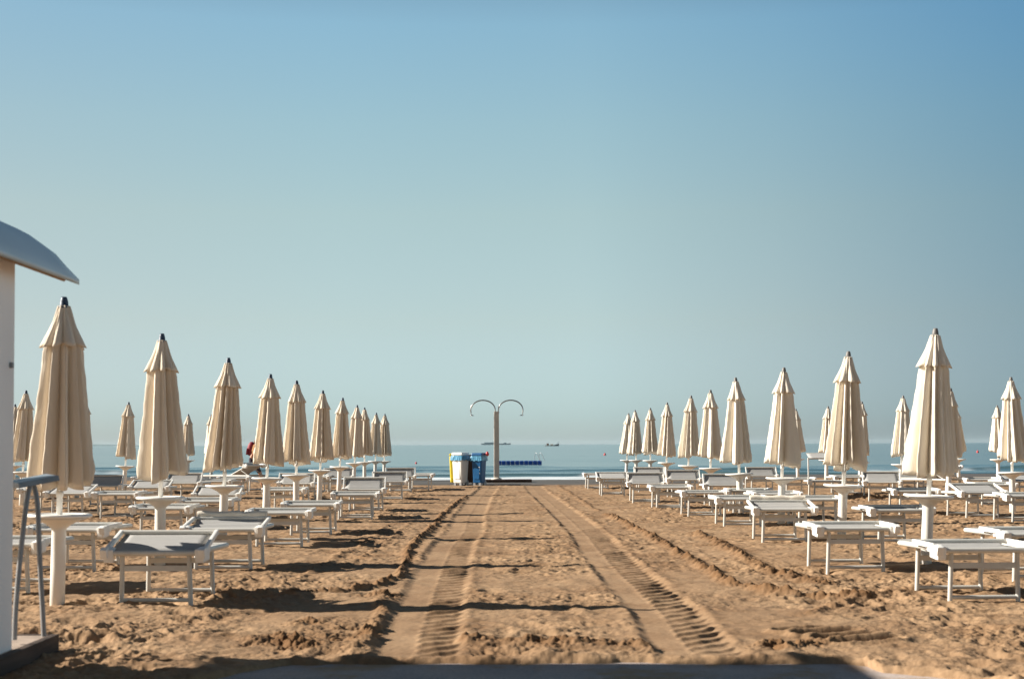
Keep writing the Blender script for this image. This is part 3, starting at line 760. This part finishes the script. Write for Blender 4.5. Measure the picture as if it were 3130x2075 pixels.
bb = wheelie(1089, 1124, 1046, 1120, 39.8, M['blue_bin'], M['blue_bin'], 'blue bin with light blue bag and worn white lettering', yaw=-24, mark=True)
q = at_depth(1123*K, 1049*K, 39.8)
tag(MB().lathe([(.02, -.05), (.045, -.02), (.05, .02), (.03, .06), (.012, .08)], 14).build('red_cap', M['red'], loc=(q.x+.03, q.y, q.z)), 'small red object stuck on the right rim of the blue bin', 'cap')

# ------------------------------------------------------------------ floating dock, buoys, vessels
def on_sea(px, py):
    d = ray(px, py); t = (SEA-EYE)/d.z; return Vector((d.x*t, d.y*t, SEA))
a = on_sea(1148*K, 1073*K); c = on_sea(1252*K, 1073*K); L = c.x-a.x; dk = empty('floating_dock', ((a.x+c.x)/2, a.y, SEA))
nC = 10
for i in range(nC):
    mb = MB()
    for j in range(2):
        mb.box((-L/2+(i+.5)*L/nC, j*L/nC, .11), (L/nC*.95, L/nC*.95, .40), bev=.07)
    mb.build('float_block', M['dock'], dk)
lad = MB()
for dx in (0, .35): lad.tube(smooth_path([(L/2-.55+dx, .2, .25), (L/2-.55+dx, .15, .75), (L/2-.50+dx+.1, .0, .9), (L/2-.1+dx, -.3, .25)]), .018, 6)
lad.build('ladder_rail', M['steel'], dk)
tag(dk, 'blue modular floating dock on the sea right of the shower', 'dock')
for px, py, s_, lb in ((961, 1068, 5, 'small red buoy on the sea left of the bins'), (1397, 1048, 6, 'red buoy in open water right of the floating dock'), (2258, 1042, 6, 'red buoy on the sea at far right between umbrellas')):
    q = on_sea(px*K, (py+s_/2)*K); r_ = s_/2/3285*q.y
    bo = empty('buoy', q)
    MB().lathe([(r_*.3, -r_*.6), (r_*.85, -.2*r_), (r_, .3*r_), (r_*.85, r_*.9), (r_*.45, 1.4*r_), (r_*.16, 1.7*r_)], 18).build('float_ball', M['red'], bo)
    MB().lathe([(r_*.12, 1.6*r_), (r_*.2, 1.9*r_), (r_*.1, 2.1*r_)], 10).build('lifting_eye', M['red'], bo)
    tag(bo, lb, 'buoy', 'red buoys on the sea')
# fishing boat
q = on_sea(1275*K, 1029.6*K); Lb = 33/3285*q.y; fb = empty('fishing_boat', (q.x, q.y, SEA))
def hull(L_, B_, prof, name, m_, par):
    v = []; f = []; ns = len(prof)
    for u, zd, bw in prof:
        x = (u-.5)*L_
        v += [(x, -bw*B_/2, zd), (x*.97, -bw*B_*.35, -1), (x*.97, bw*B_*.35, -1), (x, bw*B_/2, zd)]
    for i in range(ns-1):
        for k_ in range(3): a_ = i*4+k_; f.append((a_, a_+4, a_+5, a_+1))
        f.append((i*4+3, i*4+7, i*4+4, i*4))
    f.append((0, 1, 2, 3)); f.append(tuple(reversed([(ns-1)*4+i for i in range(4)])))
    return MB().add(v, f).build(name, m_, par)
u_ = Lb/33
hull(Lb, Lb*.28, [(0, 1.9*u_, .7), (.2, 1.6*u_, .95), (.45, 1.6*u_, 1), (.62, 1.9*u_, 1)], 'stern_hull', M['hullw'], fb)
h2 = hull(Lb, Lb*.28, [(.621, 1.95*u_, 1), (.75, 2.9*u_, .9), (.9, 4.4*u_, .55), (.985, 5.8*u_, .08)], 'bow_hull', M['hulld'], fb)
MB().box((-Lb*.30, 0, 3.6*u_), (5*u_, 4*u_, 4.4*u_), bev=.3).build('cabin', M['cabin'], fb)
MB().box((-Lb*.02, 0, 3.0*u_), (7*u_, 3.6*u_, 2.6*u_), bev=.3).build('deck_gear', M['hullw'], fb)
MB().tube([(Lb*.30, 0, 3*u_), (Lb*.50, 0, 11*u_)], .42*u_, 6).build('boom', M['far'], fb)
MB().tube([(-Lb*.28, 0, 3*u_), (-Lb*.28, 0, 9*u_)], .25*u_, 6).build('mast', M['far'], fb)
tag(fb, 'small fishing boat with upswept dark bow on the horizon', 'boat')
# long barge beyond
Yb = 6000; a = at_depth(1111*K, 1026*K, Yb); c = at_depth(1180*K, 1026*K, Yb); L_ = c.x-a.x; px_ = Yb/3285
bg = empty('cargo_ship', ((a.x+c.x)/2, Yb, SEA)); bg.rotation_euler = (0, 0, 0)
hull(L_, L_*.12, [(0, 2.6*px_+1.6, .8), (.1, 2.2*px_+1.6, 1), (.85, 2.2*px_+1.6, 1), (1, 2.8*px_+1.6, .1)], 'hull', M['far'], bg)
MB().box((-L_*.18, 0, 4.0*px_), (L_*.42, L_*.08, 3.6*px_), bev=.5).build('deck_cargo', M['far'], bg)
MB().box((L_*.30, 0, 3.6*px_), (L_*.10, L_*.08, 3.0*px_), bev=.5).build('bridge', M['far'], bg)
tag(bg, 'long hazy cargo ship on the horizon behind the shower post', 'ship')

# ------------------------------------------------------------------ walking person with a backpack
gp = on_ground(745, 1494); PX = 38.0
xc = at_depth(770, 1400, gp.y).x
pr = empty('person', (xc, gp.y, gp.z))
def skin(name, verts, edges, rad, m_, parent, sub=2, root=0):
    me = bpy.data.meshes.new(name); me.from_pydata(verts, edges, []); me.materials.append(m_)
    o = bpy.data.objects.new(name, me); COL.objects.link(o); o.parent = parent
    sk = o.modifiers.new('skin', 'SKIN'); sk.use_smooth_shade = True
    for i, r_ in enumerate(rad):
        r_ = r_ if isinstance(r_, tuple) else (r_, r_)
        me.skin_vertices[0].data[i].radius = r_
    me.skin_vertices[0].data[root].use_root = True
    su = o.modifiers.new('sub', 'SUBSURF'); su.levels = sub; su.render_levels = sub
    # bake the modifiers so the figure is one plain mesh
    dg = bpy.context.evaluated_depsgraph_get(); ev = o.evaluated_get(dg)
    nm = bpy.data.meshes.new_from_object(ev); o.modifiers.clear(); o.data = nm
    for p_ in nm.polygons: p_.use_smooth = True
    return o
# facing +x, leaning forward; back foot at -.33
V = [(0, 0, .78), (.05, 0, .92), (.10, 0, 1.06), (.15, 0, 1.17), (.19, 0, 1.24), (.235, 0, 1.33), (.245, 0, 1.41),
     (.02, -.08, .74), (-.08, -.085, .43), (-.29, -.085, .10), (-.20, -.085, .035),
     (.02, .08, .74), (.20, .085, .43), (.26, .085, .08), (.37, .085, .03),
     (.13, -.15, 1.14), (.08, -.19, .93), (.20, -.19, .76), (.24, -.18, .70),
     (.13, .15, 1.14), (.22, .19, .95), (.40, .17, .90), (.47, .16, .90)]
E = [(0,1),(1,2),(2,3),(3,4),(4,5),(5,6),(0,7),(7,8),(8,9),(9,10),(0,11),(11,12),(12,13),(13,14),(3,15),(15,16),(16,17),(17,18),(3,19),(19,20),(20,21),(21,22)]
Rr = [(.12,.10),(.105,.085),(.12,.09),(.11,.08),.045,(.085,.075),(.065,.06),.075,.052,.034,.035,.075,.052,.034,.035,.045,.034,.026,.022,.045,.034,.026,.022]
skin('body', V, E, Rr, M['skin'], pr)
skin('trousers', [V[0], (.02,0,.86), V[7], (-.03,-.085,.58), (-.12,-.085,.37), V[11], (.11,.085,.58), (.205,.085,.40)], [(0,1),(0,2),(2,3),(3,4),(0,5),(5,6),(6,7)], [(.135,.115),(.12,.10),.09,.072,.062,.09,.072,.062], M['trouser'], pr)
skin('shirt', [(.03,0,.87), (.10,0,1.05), (.15,0,1.16), (.13,-.15,1.145), (.10,-.18,1.02), (.13,.15,1.145), (.18,.18,1.03)], [(0,1),(1,2),(2,3),(3,4),(2,5),(5,6)], [(.125,.10),(.135,.105),(.12,.09),.058,.048,.058,.048], M['shirt'], pr)
skin('hair', [(.235,0,1.38), (.18,0,1.37), (.12,0,1.27), (.09,0,1.14), (.08,0,1.02)], [(0,1),(1,2),(2,3),(3,4)], [(.095,.085),(.10,.09),(.075,.07),(.06,.05),(.03,.03)], M['hair'], pr)
# hands: palm, four fingers and thumb
for hx, hy, hz, sgn in ((.25, -.18, .68, -1), (.50, .16, .895, 1)):
    hv = [(hx, hy, hz), (hx+.03, hy, hz-.045)]; he = [(0, 1)]; hr = [(.020, .014), (.022, .014)]
    for fi in range(4):
        b0 = len(hv); yo = (fi-1.5)*.014; ln = (.055, .065, .062, .048)[fi]
        hv += [(hx+.035, hy+yo, hz-.055), (hx+.045, hy+yo*1.2, hz-.055-ln*.5), (hx+.035, hy+yo*1.2, hz-.055-ln)]; he += [(1, b0), (b0, b0+1), (b0+1, b0+2)]; hr += [.0075, .007, .006]
    b0 = len(hv); hv += [(hx+.02, hy-sgn*.028, hz-.03), (hx+.035, hy-sgn*.035, hz-.06)]; he += [(0, b0), (b0, b0+1)]; hr += [.009, .007]
    skin('hand', hv, he, hr, M['skin'], pr, 1)
# face: eyes, nose, ears
fc = MB()
for s in (-1, 1): fc.lathe([(.002, -.008), (.009, -.004), (.009, .004), (.002, .008)], 8, (.318, s*.03, 1.355))
fc.build('eyes', M['strap'], pr)
MB().box((.326, 0, 1.335), (.03, .02, .035), taper=.4, bev=.004).build('nose', M['skin'], pr)
MB().box((.315, 0, 1.300), (.012, .045, .010), bev=.003).build('mouth', M['pack'], pr)
tag(pr, 'person in dark trousers leaning forward and walking right behind the fourth left umbrella', 'person')
bpk = empty('backpack', (xc+.05, gp.y, gp.z+.82))
skin('bag_body', [(-.08, 0, .04), (-.085, 0, .18), (-.06, 0, .33), (-.02, 0, .43)], [(0,1),(1,2),(2,3)], [(.085,.10),(.095,.12),(.085,.11),(.05,.07)], M['pack'], bpk)
for s in (-1, 1): MB().tube(smooth_path([(.0, s*.09, .05), (.17, s*.105, .12), (.235, s*.105, .28), (.16, s*.10, .41), (.02, s*.09, .38)]), .016, 8).build('strap', M['strap'], bpk)
MB().box((-.165, 0, .17), (.05, .17, .17), Euler((0, R(8), 0)), bev=.02).build('pocket', M['pack'], bpk)
tag(bpk, 'crimson backpack on the back of the walking person', 'backpack')

# ------------------------------------------------------------------ morning haze over the water
hm = bpy.data.materials.new('haze'); hm.use_nodes = True; hn = hm.node_tree.nodes; hn.clear()
ho = hn.new('ShaderNodeOutputMaterial'); hv = hn.new('ShaderNodeVolumePrincipled'); hm.node_tree.links.new(hv.outputs[0], ho.inputs['Volume'])
hv.inputs['Color'].default_value = (.70, .88, .95, 1); hv.inputs['Density'].default_value = HAZE; hv.inputs['Anisotropy'].default_value = 0
hb = MB().box((0, 8000, 15), (36000, 17000, 40)); tag(hb.build('haze', hm), kind='stuff')

# ------------------------------------------------------------------ light and sky
EL, AZ = 27.6, 274.0          # sun: low, from the left and a little from the sea side
S = Vector((math.cos(R(EL))*math.sin(R(AZ)), math.cos(R(EL))*math.cos(R(AZ)), math.sin(R(EL))))
ld = bpy.data.lights.new('sun', 'SUN'); ld.energy = 5.0; ld.angle = R(.53); ld.color = (1, .935, .84)
lo = bpy.data.objects.new('sun', ld); COL.objects.link(lo); lo.rotation_euler = S.to_track_quat('Z', 'Y').to_euler()
W = bpy.data.worlds.new('World'); sc.world = W; W.use_nodes = True
n = W.node_tree.nodes; l = W.node_tree.links; bg = n['Background']
sky = n.new('ShaderNodeTexSky'); sky.sky_type = 'NISHITA'; sky.sun_disc = False
sky.sun_elevation = R(EL); sky.sun_rotation = R(AZ); sky.air_density = 0.7; sky.dust_density = .5; sky.ozone_density = 3.0; sky.altitude = 0
# sky tint by height and bearing; parts out of view set for fill light
tc = n.new('ShaderNodeTexCoord'); sp = n.new('ShaderNodeSeparateXYZ'); l.new(tc.outputs['Generated'], sp.inputs[0])
def ramp(stops, src, lo, hi):
    mr = n.new('ShaderNodeMapRange'); mr.inputs[1].default_value = lo; mr.inputs[2].default_value = hi; l.new(src, mr.inputs[0])
    r = n.new('ShaderNodeValToRGB'); r.color_ramp.interpolation = 'EASE' if 0 else 'LINEAR'
    e = r.color_ramp.elements
    stops = sorted(stops); pos = [(p-lo)/(hi-lo) for p, c in stops]
    e[0].position = pos[0]; e[1].position = pos[-1]
    for p in pos[1:-1]: e.new(p)
    for q, p, (_, c) in zip(e, pos, stops): q.position = p; q.color = (*[v/4 for v in c], 1)
    l.new(mr.outputs[0], r.inputs[0]); return r
re = ramp([(0.0, (1.15, 1.25, 1.35)), (.62, (.45, .48, .48)), (.02, (1.25, 1.33, 1.35)), (.085, (1.97, 1.64, 1.20)), (.16, (2.50, 2.06, 1.31)), (.22, (2.55, 2.32, 1.52)), (.285, (2.42, 2.50, 1.78)), (.40, (1.05, 1.15, 1.0))], sp.outputs['Z'], 0, 1)  # stops high overhead lowered to cut the fill light
ra = ramp([(-1, (.85, .85, .9)), (1, (1.25, 1.28, 1.32)), (-.34, (.88, .84, .84)), (-.12, (.97, .97, .97)), (.05, (1, 1, 1)), (.18, (.82, .88, .93)), (.34, (.50, .66, .80)), (.60, (.95, 1.0, 1.08))], sp.outputs['X'], -1, 1)  # right of the view brightened as added fill for shaded faces
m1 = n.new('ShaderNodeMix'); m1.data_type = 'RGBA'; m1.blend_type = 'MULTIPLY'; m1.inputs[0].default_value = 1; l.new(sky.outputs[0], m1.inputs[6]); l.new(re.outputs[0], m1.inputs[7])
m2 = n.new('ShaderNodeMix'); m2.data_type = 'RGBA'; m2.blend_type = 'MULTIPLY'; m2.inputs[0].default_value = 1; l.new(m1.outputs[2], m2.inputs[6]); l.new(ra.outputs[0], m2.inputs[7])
rb = ramp([(-1, (.62, .60, .60)), (0, (.78, .76, .76)), (.5, (1, 1, 1)), (1, (1, 1, 1))], sp.outputs['Y'], -1, 1)  # sky behind the camera dimmed to deepen the shade
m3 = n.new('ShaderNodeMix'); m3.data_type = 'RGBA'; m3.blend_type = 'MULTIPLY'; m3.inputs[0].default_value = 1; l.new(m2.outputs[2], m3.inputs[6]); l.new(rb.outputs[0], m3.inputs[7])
rc = ramp([(-1, (1, 1, 1)), (.06, (1, 1, 1)), (.34, (1.04, .85, .77)), (1, (1.04, .9, .85))], sp.outputs['X'], -1, 1)
mz = n.new('ShaderNodeMapRange'); mz.inputs[1].default_value = .05; mz.inputs[2].default_value = .26; mz.inputs[3].default_value = 1; mz.inputs[4].default_value = 0; l.new(sp.outputs['Z'], mz.inputs[0])
sc4 = n.new('ShaderNodeVectorMath'); sc4.operation = 'SCALE'; sc4.inputs['Scale'].default_value = 4; l.new(rc.outputs[0], sc4.inputs[0])
m4 = n.new('ShaderNodeMix'); m4.data_type = 'RGBA'; m4.blend_type = 'MULTIPLY'; m4.clamp_result = False; l.new(mz.outputs[0], m4.inputs[0]); l.new(m3.outputs[2], m4.inputs[6]); l.new(sc4.outputs[0], m4.inputs[7])
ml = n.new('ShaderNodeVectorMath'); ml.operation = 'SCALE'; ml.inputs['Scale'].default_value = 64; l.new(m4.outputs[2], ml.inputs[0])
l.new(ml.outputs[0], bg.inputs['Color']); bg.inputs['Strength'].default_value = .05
vs = sc.view_settings; vs.view_transform = 'Standard'; vs.look = 'None'; vs.gamma = 1; vs.exposure = 1.0
sc.render.engine = 'CYCLES'
